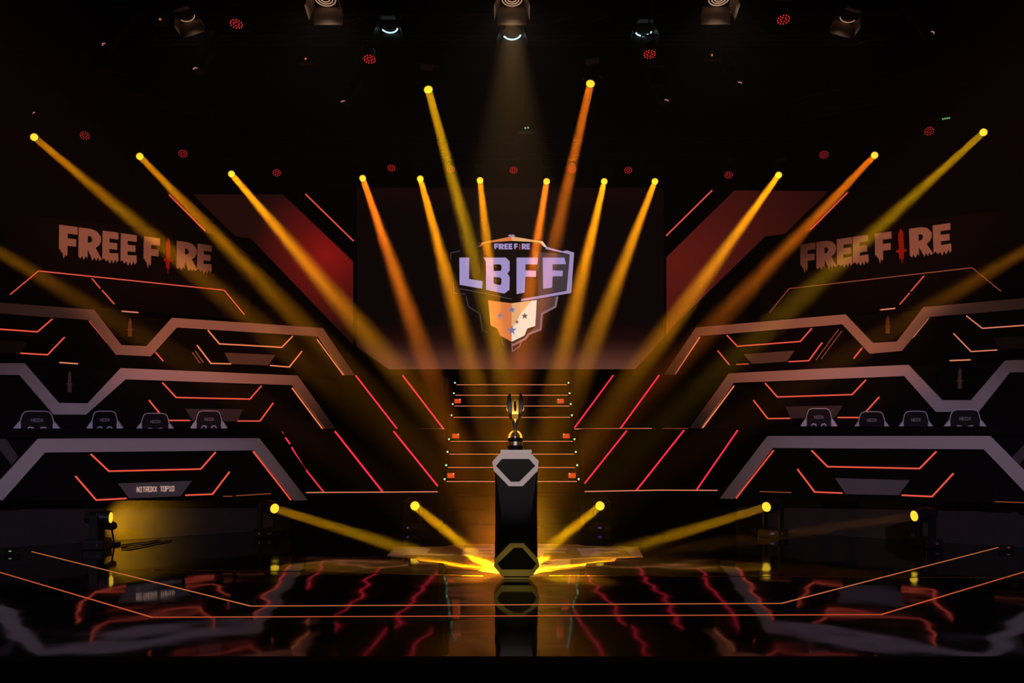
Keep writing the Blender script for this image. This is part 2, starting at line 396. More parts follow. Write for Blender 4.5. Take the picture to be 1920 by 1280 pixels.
# --- top tier, left
t = tier(-1, L2, 'highest left desk front with an orange-lit band, under the left sign',
    [(-60, 563), (176, 581), (227, 647), (274, 649), (322, 596), (604, 615), (665, 704), (646, 704), (597, 631), (331, 614), (282, 668), (217, 665), (166, 600), (-60, 583)],
    [(-100, 566), (176, 584), (322, 599), (604, 618), (663, 704), (650, 712), (-100, 712)],
    [([(389.5, 619), (411, 644.5), (528, 651), (548.5, 630)], 'led_warm', W), ([(369, 647), (395, 681), (433, 682)], 'led_warm', W),
     ([(506, 685), (542, 688), (566, 658)], 'led_warm', W), ([(594, 636), (644, 704)], 'led_warm', .016), ([(600, 633), (640, 689)], 'led_warm', .012),
     ([(360, 660), (375, 681)], 'led_dim', .014), ([(366, 658), (381, 680)], 'led_dim', .014),
     ([(-30, 615), (70, 622), (98, 598)], 'led', .020), ([(38, 662), (89, 665), (121, 632)], 'led', .020),
     ([(167, 601), (219, 665)], 'led', .018), ([(291, 660), (306, 677)], 'led', .018)],
    [([(421, 661), (516, 665), (503, 685), (432, 682)], 'plate'), ([(-60, 635), (52, 641), (38, 662), (-60, 658)], 'plate_dim')], 2.462)
emblem(L2, t, [(208, 612), (226, 584), (262, 587), (286, 614), (270, 645), (230, 643)], [(228, 583.5), (259, 586)], 243, 596, 631)
local(t)
# --- top tier, right
t = tier(1, R2, 'highest right desk front with an orange-lit band, under the right sign',
    [(1246, 702), (1306, 614), (1586, 589.5), (1637, 643), (1682, 640.5), (1732, 576), (1990, 553), (1990, 573), (1744, 594), (1691, 658), (1631, 663), (1580, 608), (1313, 630), (1266, 702)],
    [(1248, 702), (1306, 617), (1586, 592.5), (1732, 579), (2020, 556), (2020, 710), (1262, 710)],
    [([(1363, 628), (1383, 649), (1501, 640), (1522.5, 615.5)], 'led', W), ([(1346, 657), (1368, 684)], 'led', .020), ([(1381, 683), (1404, 682)], 'led', .014),
     ([(1479, 678), (1517, 676), (1542, 642)], 'led', W), ([(1573, 617), (1530, 675)], 'led_dim', .010), ([(1579, 620), (1540, 673)], 'led_dim', .010),
     ([(1601, 672), (1617, 652)], 'led', .020), ([(1741, 597), (1712, 633)], 'led_pale', .012),
     ([(1812, 592), (1842, 615.5), (1960, 607)], 'led_pale', .016), ([(1788, 625), (1821, 659), (1870, 656)], 'led_pale', .016),
     ([(1313, 632), (1267, 700)], 'led_warm', .014), ([(1309, 632), (1272, 687)], 'led_warm', .010)],
    [([(1395, 664), (1490, 657), (1475, 678), (1410, 682)], 'plate'), ([(1862, 633), (1980, 626), (1980, 651), (1872, 655)], 'plate_dim')], 2.462)
emblem(R2, t, [(1622, 612), (1648, 582), (1682, 579), (1706, 608), (1686, 638), (1640, 641)], [(1651, 581), (1679, 578)], 1665, 591, 625)
local(t)

# platforms behind the desk fronts (parts of the stage)
def platform(name, pl, s0, s1, d0, d1, z0, z1):
    o = MB().prism([[(s0, z0), (s1, z0), (s1, z1), (s0, z1)]], pl.fr, d1-d0, -d0).build(name, 'riser'); return structure(o)
platform('riser_platform', L0, L0.uv(-90, 815)[0], L0.uv(480, 815)[0], .56, 1.54, .003, .5)
platform('riser_platform', R0, R0.uv(1440, 815)[0], R0.uv(2010, 815)[0], .56, 1.54, .003, .5)
platform('riser_platform', L1, L1.uv(-100, 815)[0], L1.uv(560, 815)[0], .10, 1.0, .003, 2.2)
platform('riser_platform', R1, R1.uv(1360, 815)[0], R1.uv(2020, 815)[0], .10, 1.0, .003, 2.2)

# ---------------------------------------------------------------- signs
def sign(pl, label, quad, ext, board, frame, inner, base_px):
    base = pl.world(base_px, HZ); base.z = 2.46
    root = thing('sign_board', base, label, 'sign', 'sign boards above the side sets')
    slab(pl, board, 'black', 'backing_board', root, .05, 0)
    for ch, loops in freefire(quad, ext):
        mb = MB(); mb.prism([pl.poly(lp) for lp in loops], pl.fr, .04, .045)
        o = mb.build('knife_letter' if ch == 'K' else 'letter', 'letter_red' if ch == 'K' else 'letter', root)
        if ch == 'K': o['label'] = 'red knife shape standing for the letter I'
    for pts, m, wd in frame+inner: led(pl, pts, root, m, wd)
    local(root)
sign(L3, 'large FREE FIRE sign with a red knife above the left desks',
     [(110.5, 422), (396, 461), (395, 509), (110, 478)], EXT_L,
     [(-60, 405), (60, 405), (418, 440), (470, 480), (470, 600), (-60, 556)],
     [([(19, 552), (72, 508), (420, 544), (458, 590)], 'led', .016)],
     [([(172, 522), (188, 541)], 'led', .016), ([(191, 544), (214, 570)], 'led', .018)], 300)
sign(R3, 'large FREE FIRE sign with a red knife above the right desks',
     [(1502, 459), (1782, 419), (1784, 471), (1502, 507)], EXT_R,
     [(1425, 600), (1425, 480), (1480, 437), (1850, 398), (1980, 398), (1980, 560)],
     [([(1443, 586), (1480, 541), (1823, 502), (1877, 546)], 'led_dim', .014)],
     [([(1733, 517), (1708, 546)], 'led', .016), ([(1706, 549), (1687, 571)], 'led', .016)], 1640)

# ---------------------------------------------------------------- centre blocks and stairs
def block(Y, x0, x1, z1, label, leds, skirt=False):
    X0, X1 = (x0-960)/F*Y, (x1-960)/F*Y
    pl = Plane(0, 960, Y); pl.o = Vector((0, Y, 0)); pl.fr = (pl.o, pl.u, pl.v, pl.n)
    root = thing('riser_block', ((X0+X1)/2, Y, 0), label, 'stage riser', 'black riser blocks beside the stairs')
    MB().box(((X0+X1)/2, Y+.55, z1/2+.001), (X1-X0, 1.06, z1)).build('block_body', 'riser', root)
    for pts, m, wd in leds: led(pl, pts, root, m, wd)
    local(root); return root
block(13.3, 520, 822, 1.545, 'lower black riser left of the stairs with slanted red light lines',
      [([(528, 809), (544, 832)], 'led_red', .022), ([(547, 838), (568, 873), (607, 922)], 'led_red', .020), ([(628, 808), (718, 922)], 'led_red', .026),
       ([(738, 808), (821, 911)], 'led_red', .026), ([(570, 923), (821, 921.5)], 'led_pale', .014)])
block(13.3, 1096, 1400, 1.545, 'lower black riser right of the stairs with slanted red light lines',
      [([(1175, 807), (1096, 906)], 'led_red', .024), ([(1282.5, 806), (1193, 919)], 'led_red', .024), ([(1383, 806), (1306, 917.5)], 'led_red', .022),
       ([(1096, 921), (1240, 918.5), (1345, 919)], 'led_pale', .014)])
block(14.45, 633, 833, 2.46, 'upper black riser left of the stairs with two slanted red light lines',
      [([(667, 703.5), (745, 804)], 'led_red', .026), ([(755, 703.5), (832, 804)], 'led_red', .026), ([(634, 805.2), (833, 804)], 'led_pale', .016)])
block(14.45, 1077, 1291, 2.46, 'upper black riser right of the stairs with two slanted red light lines',
      [([(1150, 703), (1077, 802)], 'led_red', .026), ([(1236, 703), (1163, 803)], 'led_red', .026), ([(1077, 804), (1222, 803)], 'led_pale', .014), ([(1242, 803), (1290, 803)], 'led_dim', .012)])

stairs = thing('staircase', (0, 12.4, 0), 'black central staircase with an orange light line on each step', 'stairs')
marks = []
for i in range(-3, 9):
    Y, Z = 13.3+.3*i, .73+.206*i
    st = MB().box((-.005, Y+.15, Z-.103), (2.05, .3, .206)).build('step', 'riser', stairs)
    if i >= 0 and i != 4:
        MB().box((-.005, Y-.006, Z-.006), (2.03, .010, .011)).build('led_strip', 'led_pale', st)
        for s in (-1, 1):
            MB().sphere((s*1.045-.005, Y+.012, Z+.03), .017, seg=10).build('edge_bulb', 'bulb', st)
MB().box((-.005, 14.2, .36), (2.0, 1.7, .68)).box((-.005, 15.1, 1.0), (2.0, 1.5, .6)).build('stair_core', 'riser', stairs)
local(stairs)
word = {0: 'lowest', 3: 'middle', 6: 'upper'}
for i, xl, xr in ((0, -.956, .94), (3, -.94, .905), (6, -.965, .862)):
    Y, Z = 13.3+.3*i, .732+.206*i
    for x, sd in ((xl, 'left'), (xr, 'right')):
        r = thing('marker_light', (x, Y+.10, Z), 'small orange box light on the %s edge of the stairs, %s of three' % (sd, word[i]), 'light', 'orange box lights on the stair edges')
        MB().box((x, Y+.10, Z+.082), (.125, .09, .088)).build('lamp_box', 'amber_case', r, .008)
        MB().box((x, Y+.052, Z+.082), (.110, .006, .074)).build('lamp_face', 'amber', r)
        MB().box((x, Y+.10, Z+.019), (.06, .05, .038)).build('foot', 'metal', r)
        MB().sphere((x-.04 if sd == 'right' else x+.04, Y+.045, Z+.11), .010, seg=8).build('indicator', 'bulb', r)
        local(r)

# ---------------------------------------------------------------- video walls behind
def flat_plane(Y):
    p = Plane(0, 960, Y); p.o = Vector((0, Y, 0)); p.fr = (p.o, p.u, p.v, p.n); return p
S = flat_plane(18.0)
zb = S.uv(960, 692)[1]; zt = S.uv(960, 352)[1]
sm = screen_material('main_screen_picture', None, None, None, None, (zb, zt, [
    (0, (92, 54, 40)), (.05, (82, 44, 34)), (.12, (46, 22, 17)), (.17, (28, 9, 8)), (.25, (11, 5, 5)), (.85, (10, 4, 4)), (1, (20, 6, 5))]))
scr = thing('video_screen', (0, 18, zb), 'wide dark central video screen showing the LBFF shield', 'screen')
MB().prism([[S.uv(664, 352), S.uv(1252, 352), S.uv(1252, 692), S.uv(664, 692)]], S.fr, .12, 0).build('display_panel', sm, scr)
MB().box((0, 18.1, zb/2), (6.8, .2, zb)).build('base_wall', 'black', scr)

Z5 = lambda pts: [(780+x/4.572, 400+y/4.572) for x, y in pts]
def star(cx, cy, r):
    return [(cx+(r if k % 2 == 0 else r*.42)*math.sin(k*math.pi/5), cy-(r if k % 2 == 0 else r*.42)*math.cos(k*math.pi/5)) for k in range(10)]
def logo_pieces():
    """(name, material key, loops in close-up px) - the shield shown on the screen and on the floor"""
    P = []
    P.append(('shield_panel', 'lg_grey', [[(1045, 330), (1318, 355), (1290, 658), (1045, 705)]]))
    P.append(('shield_panel', 'lg_brown', [[(1040, 738), (1212, 710), (1193, 798), (1080, 858), (1068, 992), (965, 1032), (1022, 965)]]))
    P.append(('shield_border', 'lg_lilac', [[(1105, 283), (1255, 325), (1295, 318), (1355, 337), (1331, 682), (1040, 732), (900, 752), (905, 734), (1291, 664), (1319, 353), (1262, 340), (1112, 306)]]))
    P.append(('shield_border', 'lg_rose', [strip2d([(1212, 712), (1194, 800), (1080, 860), (1068, 995), (965, 1034), (940, 1072), (828, 1130)], 18)]))
    P.append(('shield_border', 'lg_rose', [strip2d([(905, 1095), (888, 1140), (826, 1182), (822, 1112)], 7)]))
    for pl_ in ([(298, 400), (298, 340), (380, 322)], [(320, 600), (326, 682), (425, 692)], [(430, 712), (450, 800), (548, 860), (570, 1000), (620, 1022)],
                [(520, 300), (550, 245)], [(372, 645), (600, 688), (820, 735)], [(735, 1080), (750, 1130)]):
        P.append(('shield_outline', 'lg_dim', [strip2d(pl_, 6)]))
    P.append(('shield_crown', 'lg_orange', [[(538, 294), (565, 250), (820, 198), (820, 236), (600, 252)]]))
    P.append(('shield_crown', 'lg_tan', [[(820, 198), (1080, 240), (1100, 255), (1085, 275), (1058, 248), (820, 236)]]))
    P.append(('shield_crown', 'lg_cream', [[(1060, 250), (1085, 240), (1128, 296), (1095, 285)]]))
    P.append(('shield_crown', 'lg_lilac', [[(788, 194), (806, 180), (818, 188), (832, 180), (852, 194), (820, 200)]]))
    P.append(('initial', 'lg_letter', [[(372, 380), (458, 380), (455, 562), (571, 582), (568, 646), (374, 612)]]))
    P.append(('initial', 'lg_letter', [[(578, 380), (770, 380), (803, 412), (803, 492), (784, 516), (803, 545), (801, 655), (757, 688), (600, 655), (600, 412)],
              [(665, 437), (720, 437), (733, 450), (733, 484), (722, 494), (665, 494)], [(665, 545), (720, 550), (733, 562), (731, 608), (718, 616), (665, 602)]]))
    P.append(('initial', 'lg_letter', [[(862, 380), (1046, 380), (1040, 438), (938, 437), (938, 490), (1030, 492), (1028, 545), (937, 543), (932, 678), (862, 692)]]))
    P.append(('initial', 'lg_letter', [[(1085, 380), (1272, 380), (1285, 436), (1170, 437), (1170, 490), (1258, 492), (1255, 538), (1170, 540), (1166, 636), (1090, 646)]]))
    P.append(('shield_face', 'lg_orange', [[(618, 745), (820, 770), (820, 1100), (722, 1046), (696, 985), (640, 960)]]))
    P.append(('shield_face', 'lg_cream', [[(820, 770), (1036, 742), (1022, 965), (955, 985), (930, 1046), (820, 1100)]]))
    P.append(('shield_face_wedge', 'lg_tan', [[(820, 770), (990, 748), (905, 850), (820, 1000)]]))  # tan wedge, part of the logo's own colouring
    for cx, cy_, r, m in ((822, 826, 32, 'lg_star'), (720, 880, 30, 'lg_star'), (932, 880, 30, 'lg_star2'), (866, 931, 19, 'lg_star2'), (822, 1002, 42, 'lg_star')):
        P.append(('star', m, [star(cx, cy_, r)]))
    for ch, loops in freefire([(670, 260), (976, 260), (976, 308), (670, 308)], EXT_L):
        P.append(('title_letter', 'lg_red' if ch == 'K' else 'lg_letter', loops))
    return P
LC = dict(lg_grey=(66, 56, 62), lg_brown=(84, 58, 58), lg_lilac=(165, 145, 190), lg_rose=(135, 105, 120), lg_dim=(78, 70, 76), lg_orange=(225, 125, 70),
          lg_tan=(238, 175, 120), lg_cream=(240, 225, 205), lg_letter=(168, 150, 205), lg_star=(120, 120, 165), lg_star2=(95, 60, 70), lg_red=(190, 70, 60))
for k, c in LC.items():
    M[k] = glow(k.replace('lg_', 'screen_'), c, .95)
    d = tuple(min(.5, .02+.5*v) for v in lin(c))
    M['floor_'+k] = mat(k.replace('lg_', 'decal_'), d, .35, vary=.1, scale=4)
order = dict(shield_panel=1, shield_border=2, shield_outline=2, shield_crown=2, initial=3, title_letter=3, shield_face=1, shield_face_wedge=2, star=3)
for nm, mk, loops in logo_pieces():
    mb = MB(); mb.prism([S.poly(Z5(lp)) for lp in loops], S.fr, .004, .004+.005*order[nm]); mb.build(nm, mk, scr)
local(scr)

G = flat_plane(17.4)
rc = Vector((0, 17.4, 0))+Vector((G.uv(612, 478)[0], 0, G.uv(612, 478)[1]))
ml = screen_material('left_side_screen_picture', rc, 1.55, (135, 20, 16), (34, 11, 9))
ss = thing('side_screen', (-5.2, 17.4, 0), 'left slanted video panel glowing deep red beside the main screen', 'screen', 'side video panels')
slab(G, [(350, 364), (530, 364), (662, 490), (662, 655), (640, 655), (400, 430)], ml, 'display_panel', ss, .08); MB().box((-5.2, 17.55, 2.2), (.12, .10, 4.4)).build('support_post', 'truss', ss); local(ss)
rc = Vector((0, 17.4, 0))+Vector((G.uv(1268, 490)[0], 0, G.uv(1268, 490)[1]))
mr = screen_material('right_side_screen_picture', rc, 3.2, (92, 24, 18), (38, 11, 9))
ss = thing('side_screen', (5.2, 17.4, 0), 'right slanted video panel glowing dull red beside the main screen', 'screen', 'side video panels')
slab(G, [(1377, 357), (1552, 358), (1500, 430), (1262, 650), (1251, 650), (1249.5, 482)], mr, 'display_panel', ss, .08); MB().box((5.2, 17.55, 2.2), (.12, .10, 4.4)).build('support_post', 'truss', ss); local(ss)

# black masking flats in front of the video walls
B = flat_plane(16.9)
for sd, pts, lab, leds in (
    ('left', [(-260, 355), (352, 355), (400, 403), (442, 443), (470, 447), (655, 640), (735, 696), (735, 712), (-260, 712)], 'tall black masking flat behind the left desks, its edge slanting down', [([(317, 365), (385, 433)], 'led', .026)]),
    ('right', [(2180, 355), (1560, 355), (1520, 391), (1473, 438), (1435, 443), (1262, 612), (1188, 696), (1188, 712), (2180, 712)], 'tall black masking flat behind the right desks, its edge slanting down', [([(1589, 361), (1519, 431)], 'led', .026)])):
    a = B.world(pts[0][0], 712); r = thing('masking_flat', (B.world(400 if sd == 'left' else 1520, 712)), lab, 'stage flat', 'black masking flats')
    slab(B, pts, 'black', 'flat_panel', r, .06)
    for q in (-9.5, -4.6): MB().box((q if sd == 'left' else -q, 16.99, 1.6), (.08, .06, 3.2)).build('support_post', 'truss', r)
    for p_, m, wd in leds: led(B, p_, r, m, wd)
    local(r)
B2 = flat_plane(17.2)
for pts, lab, lp in (([(528, 352), (668, 352), (668, 655), (663, 655), (662, 490)], 'black header flat left of the main screen with one slanted red line', [(573, 364), (663, 452)]),
                     ([(1379, 350), (1245, 350), (1245, 650), (1250, 650), (1249.5, 482)], 'black header flat right of the main screen with one slanted red line', [(1335, 357), (1249, 442)])):
    r = thing('header_flat', B2.world(pts[1][0], 655), lab, 'stage flat', 'black header flats')
    slab(B2, pts, 'black', 'flat_panel', r, .06); led(B2, lp, r, 'led', .026)
    sx_ = -1 if lp[0][0] < 960 else 1; MB().box((sx_*3.19, 17.30, 1.7), (.06, .08, 3.4)).build('support_post', 'truss', r); local(r)

# ---------------------------------------------------------------- floor lines, seam, logo decal
def on_floor(px, py, z=0): Y = (H-z)*F/(py-HZ); return Vector(((px-960)/F*Y, Y, z))
def FR(z): return (Vector((0, 0, z)), Vector((1, 0, 0)), Vector((0, 1, 0)), Vector((0, 0, 1)))
def floor_line(pts, name, m, wd, label, cat, z=.003, group=None):
    P = [on_floor(*p) for p in pts]
    mb = MB(); mb.prism([strip2d([(p.x, p.y) for p in P], wd)], FR(z), z-.0005)
    o = mb.build(name, m); return tag(o, label, cat, group)
floor_line([(60, 1034), (470, 1136), (1465, 1131), (1872, 1026)], 'floor_light_line', 'led_floor', .014, 'inner thin amber light line inlaid in the black floor', 'floor light', group='light lines in the floor')
floor_line([(-70, 1052), (285, 1157), (1652, 1152), (2010, 1045)], 'floor_light_line', 'led_floor2', .014, 'outer thin red amber light line inlaid nearest the stage edge', 'floor light', group='light lines in the floor')
floor_line([(290, 1068), (620, 1072), (905, 1080)], 'seam_trim', 'trim', .022, 'glittering gold floor seam left of the pedestal', 'floor trim')
floor_line([(1030, 1079), (1290, 1080), (1700, 1082), (1960, 1083)], 'seam_trim', 'trim', .014, 'faint glittering floor seam right of the pedestal', 'floor trim')

def z5floor(pts): return [((x-822)*.00296+.045, 11.0-(y-337)*.00264) for x, y in pts]
dec = thing('floor_logo', (0, 10, 0), 'large shield logo decal lying on the black floor behind the pedestal', 'floor decal')
mb = MB(); mb.prism([z5floor([(540, 240), (820, 180), (1100, 235), (1130, 290), (1355, 337), (1331, 682), (1215, 710), (1195, 800), (1080, 860), (1070, 995), (965, 1035), (940, 1075), (822, 1180),
    (700, 1075), (680, 1035), (570, 1000), (548, 860), (450, 800), (430, 712), (320, 682), (298, 340), (520, 300)])], FR(.0015), .001)
M['decal_base'] = mat('decal_brown', (.06, .028, .012), .3, vary=.2, scale=3)
mb.build('shield_base', 'decal_base', dec)
for nm, mk, loops in logo_pieces():
    mb = MB(); mb.prism([z5floor(lp) for lp in loops], FR(.0015+.0012*order[nm]), .0011); mb.build(nm, 'floor_'+mk, dec)
for x0, x1, ya, yb in ((300, 372, 345, 640), (1290, 1312, 352, 660)):
    mb = MB(); mb.prism([z5floor([(x0, ya), (x1, ya), (x1, yb), (x0, yb)])], FR(.003), .001); mb.build('shield_border', 'floor_lg_lilac', dec)
local(dec)

# ---------------------------------------------------------------- pedestal and trophy
PX, PY = .042, 8.50
kz = PY/F
zp = lambda py: H-(py-HZ)*kz
ped = thing('pedestal', (PX, PY+.18, 0), 'tall black waisted pedestal with white hexagonal frames, carrying the trophy', 'pedestal')
D = .36
mb = MB(); rings = []
for py, ws, wf in ((1079, .150, .146), (1061, .222, .215), (1045, .214, .205), (965, .211, .150), (890, .211, .200), (864, .222, .215), (849.5, .150, .146)):
    z = zp(py); c = (ws-wf)*1.6+.004
    pts = [(-wf, 0), (wf, 0), (ws, c), (ws, D-c), (wf, D), (-wf, D), (-ws, D-c), (-ws, c)]
    rings.append([mb.bm.verts.new((PX+x, PY+y, z)) for x, y in pts])
for a, b in zip(rings, rings[1:]):
    for k in range(8): mb.bm.faces.new((a[k], a[(k+1) % 8], b[(k+1) % 8], b[k]))
mb.bm.faces.new(rings[0][::-1]); mb.bm.faces.new(rings[-1])
mb.build('column', 'podium', ped)
PF = flat_plane(PY)
slab(PF, [(938, 849), (995, 849), (1010, 864), (1008, 882), (980, 911), (954, 911), (926, 882), (923, 865)], 'ring', 'upper_frame', ped, .05, .022,
     holes=[[(941, 860), (992, 860), (1003.5, 873), (973.5, 902.7), (958, 902.7), (930, 873)]])
slab(PF, [(938, 857), (995, 857), (1006, 873), (974, 905), (957, 905), (927, 873)], 'podium', 'upper_panel', ped, .03, .008)
slab(PF, [(956, 1017.6), (982, 1017.6), (1009, 1047), (1011.5, 1060), (998, 1079), (941, 1079), (926, 1061), (929, 1046)], 'ring', 'lower_frame', ped, .05, .022,
     holes=[[(964, 1026), (979, 1026), (1006, 1056), (998, 1067), (941, 1067), (932, 1056)]])
slab(PF, [(962, 1024), (981, 1024), (1007, 1056), (999, 1069), (940, 1069), (931, 1056)], 'podium', 'lower_panel', ped, .03, .008)
MB().box((PX, PY+.18, zp(846.2)), (.315, .31, .031)).build('top_plate', 'ring', ped, .004)
MB().box((PX+.005, PY+.18, zp(1079)/2+.002), (.262, .26, zp(1079)-.002)).build('foot', 'ring', ped, .003)
local(ped)

TX, TY = .034, 8.66
kt = TY/F; tz = lambda py: H-(py-HZ)*kt; tx = lambda px: (px-960)*kt
z0 = zp(846.2)+.0157
tr = thing('trophy', (TX, TY, z0), 'gold and dark winged trophy on a round black base, standing on the pedestal', 'trophy')
off = z0-tz(843.4)
ZT = lambda py: tz(py)+off
MB().lathe([(.074, z0), (.077, z0+.006), (.077, ZT(836)), (.073, ZT(835)), (.073, ZT(828)), (.077, ZT(827)), (.077, ZT(822)), (.07, ZT(821))], 32, (TX, TY, 0)).build('base', 'gloss', tr, smooth=False)
for ang, m in ((-90, 'silver'), (-132, 'gold'), (-48, 'gold'), (-174, 'gold'), (-6, 'gold'), (90, 'silver')):
    mb = MB(); a0 = math.radians(ang-17)
    for k in range(6):
        aa = a0+math.radians(34)*(k+.5)/6
        mb.box((TX+.076*math.cos(aa), TY+.076*math.sin(aa), ZT(831.5)), (.003, .0078, ZT(828)-ZT(835)), Matrix.Rotation(aa, 3, 'Z'))
    mb.build('nameplate_band', m, tr)
TF = (Vector((0, TY, 0)), Vector((1, 0, 0)), Vector((0, 0, 1)), Vector((0, -1, 0)))
TP = lambda pts, mirror=False: [((tx(1932-x) if mirror else tx(x)), ZT(y)) for x, y in pts]
petal = [(962.5, 807), (958, 809), (954, 814), (951.8, 822), (957, 822), (958, 816), (961, 811.5), (963, 810)]
for mi in (False, True):
    MB().prism([TP(petal, mi)], TF, .04, .02).build('petal', 'gold', tr, .003)
for sy in (-1, 1):
    MB().tube((TX, TY+sy*.045, ZT(821)), (TX, TY+sy*.012, ZT(808)), .012, .006).build('petal', 'gold', tr)
MB().lathe([(.030, ZT(822)), (.022, ZT(817)), (.012, ZT(810)), (.011, ZT(806)), (.024, ZT(797)), (.036, ZT(788)), (.034, ZT(785))], 20, (TX-.002, TY, 0)).build('stem', 'silver', tr, smooth=True)
MB().lathe([(.030, ZT(791)), (.058, ZT(786)), (.066, ZT(777)), (.06, ZT(772)), (.04, ZT(770))], 6, (TX-.002, TY, 0)).build('bowl', 'gold', tr)
MB().sphere((TX-.002, TY-.07, ZT(820.5)), .020, (.9, .6, 1.15)).build('shield_stud', 'silver', tr, smooth=True)
wingp = [(957, 735.5), (954, 739.5), (951.4, 745), (950.7, 762), (953.5, 772), (959.3, 781), (959.6, 777), (958.8, 752), (958.2, 744)]
for mi in (False, True):
    MB().prism([TP(wingp, mi)], TF, .055, .0275).build('wing', 'wing', tr, .004)
    ear = [(950.8, 762), (949, 765), (949, 769), (951.5, 772.5), (953, 771), (951, 766)]
    MB().prism([TP(ear, mi)], TF, .03, .015).build('ear', 'gold', tr, .002)
MB().prism([TP([(959.6, 751.5), (965.8, 747.5), (972.4, 751.5), (972.6, 779), (970, 782), (966, 795), (962.5, 782), (959.4, 779)]),
            TP([(964.2, 754), (967, 753), (968, 765), (966.6, 773), (964.6, 770), (963.6, 762)])], TF, .03, .05).build('centre_blade', 'gold', tr, .002)
MB().prism([TP([(963.4, 753), (968.4, 753), (968.4, 774), (963.4, 774)])], TF, .012, .030).build('blade_inset', 'gloss', tr)
local(tr)

# ---------------------------------------------------------------- gaming chairs on the lowest platforms
def make_chair():
    root = thing('gaming_chair', (0, 0, 0), 'x', 'chair', 'gaming chairs behind the lowest desks')
    fr = (Vector((0, .20, 0)), Vector((1, 0, 0)), Vector((0, 0, 1)), Vector((0, -1, 0)))
    half = [(.11, 1.30), (.155, 1.287), (.178, 1.262), (.196, 1.21), (.208, 1.15), (.222, 1.10), (.255, 1.05), (.270, .99), (.262, .90), (.225, .78), (.235, .66), (.262, .56), (.245, .47), (.15, .44)]
    outline = half + [(-x, z) for x, z in half[::-1]]
    MB().prism([outline], fr, .09, 0).build('backrest', 'chair', root, .012)
    top = [(-x*1.0, z) for x, z in half[5::-1]] + half[:6]
    MB().prism([strip2d(top, .012)], fr, .012, .008).build('piping', 'chair_trim', root)
    for s in (-1, 1):
        MB().prism([[(s*.205, 1.175), (s*.262, 1.105), (s*.300, 1.055), (s*.300, 1.03), (s*.200, 1.03), (s*.196, 1.10)]], fr, .05, .018).build('shoulder_wing', 'chair_trim', root, .008)
        MB().prism([[(s*x, z) for x, z in ((.04, 1.075), (.10, 1.085), (.125, 1.055), (.125, .99), (.09, .955), (.04, .955))],
                    [(s*x, z) for x, z in ((.055, 1.06), (.095, 1.068), (.112, 1.048), (.112, .995), (.086, .97), (.055, .97))]], fr, .012, .010).build('harness_ring', 'chair_trim', root)
    tb = MB(); stroke_text(tb, fr, 'NEOX', -.075, .085, 1.155, 1.195, .008, .004, .006); tb.build('chair_lettering', 'chair_text', root)
    MB().box((0, .17, .70), (.34, .08, .18)).build('lumbar_cushion', 'chair', root, .03)
    MB().box((0, -.06, .46), (.50, .50, .10)).build('seat', 'chair', root, .035)
    for s in (-1, 1):
        MB().box((s*.31, -.03, .66), (.08, .26, .03)).box((s*.31, 0, .55), (.035, .05, .20)).box((s*.26, 0, .44), (.12, .05, .02)).build('armrest', 'metal', root, .006)
    MB().tube((0, -.03, .10), (0, -.03, .42), .03).build('gas_lift', 'metal', root)
    sb = MB()
    for k in range(5):
        a = 2*math.pi*k/5+.3; e = Vector((.31*math.cos(a), -.03+.31*math.sin(a), .075)); sb.tube((0, -.03, .12), e, .03, .018, 8)
    so = sb.build('star_base', 'metal', root)
    for k in range(5):
        a = 2*math.pi*k/5+.3; x, y = .31*math.cos(a), -.03+.31*math.sin(a)
        MB().tube((x-.012, y, .030), (x+.012, y, .030), .030, seg=12).tube((x, y, .03), (x, y, .08), .01, seg=6).build('caster', 'metal', so)
    return root
chair = make_chair(); first = True
names = {'left': ['leftmost', 'second from left', 'third from left', 'rightmost'], 'right': ['leftmost', 'second from left', 'third from left', 'rightmost']}
for sd, pl, row in (('left', L0, [(68, 770, 14, 1.07), (183, 770, -16, 1.0), (291, 774, 10, 1.0), (387, 769.5, -4, 1.0)]),
                    ('right', R0, [(1541, 765, 6, 1.0), (1634.5, 771, -10, .95), (1725, 770, 4, .92), (1817, 767, 0, 1.05)])):
    bp = pl.back(.80)
    for i, (px, top, tw, wsx) in enumerate(row):
        c = chair if first else copy_tree(chair); first = False
        p = bp.world(px, HZ); p.z = .5; ht = (H+(HZ-top)/F*p.y) - .5
        c.location = p; c.scale = (wsx*.90, .95, ht/1.30)
        c.rotation_euler.z = math.atan2(pl.n.x, -pl.n.y)*(.35) + math.radians(tw)
        lp = p + Vector((0, -.42, .86)); spot('desk_monitor_glow', lp, p+Vector((0, .2, 1.22)), 1.1, (.72, .76, 1.0), 100, 1.0, .12)
        c['label'] = 'black gaming chair with pale piping, %s of four behind the lowest %s desk' % (names[sd][i], sd)

def rod_top(x, y):          # underside of the truss that a lamp at (x, y) hangs from
    if y < 10.95: return 7.368
    if y < 11.9: return 7.258
    if y < 12.6: return 7.118
    return 6.78 if y > 16.2 else 7.365
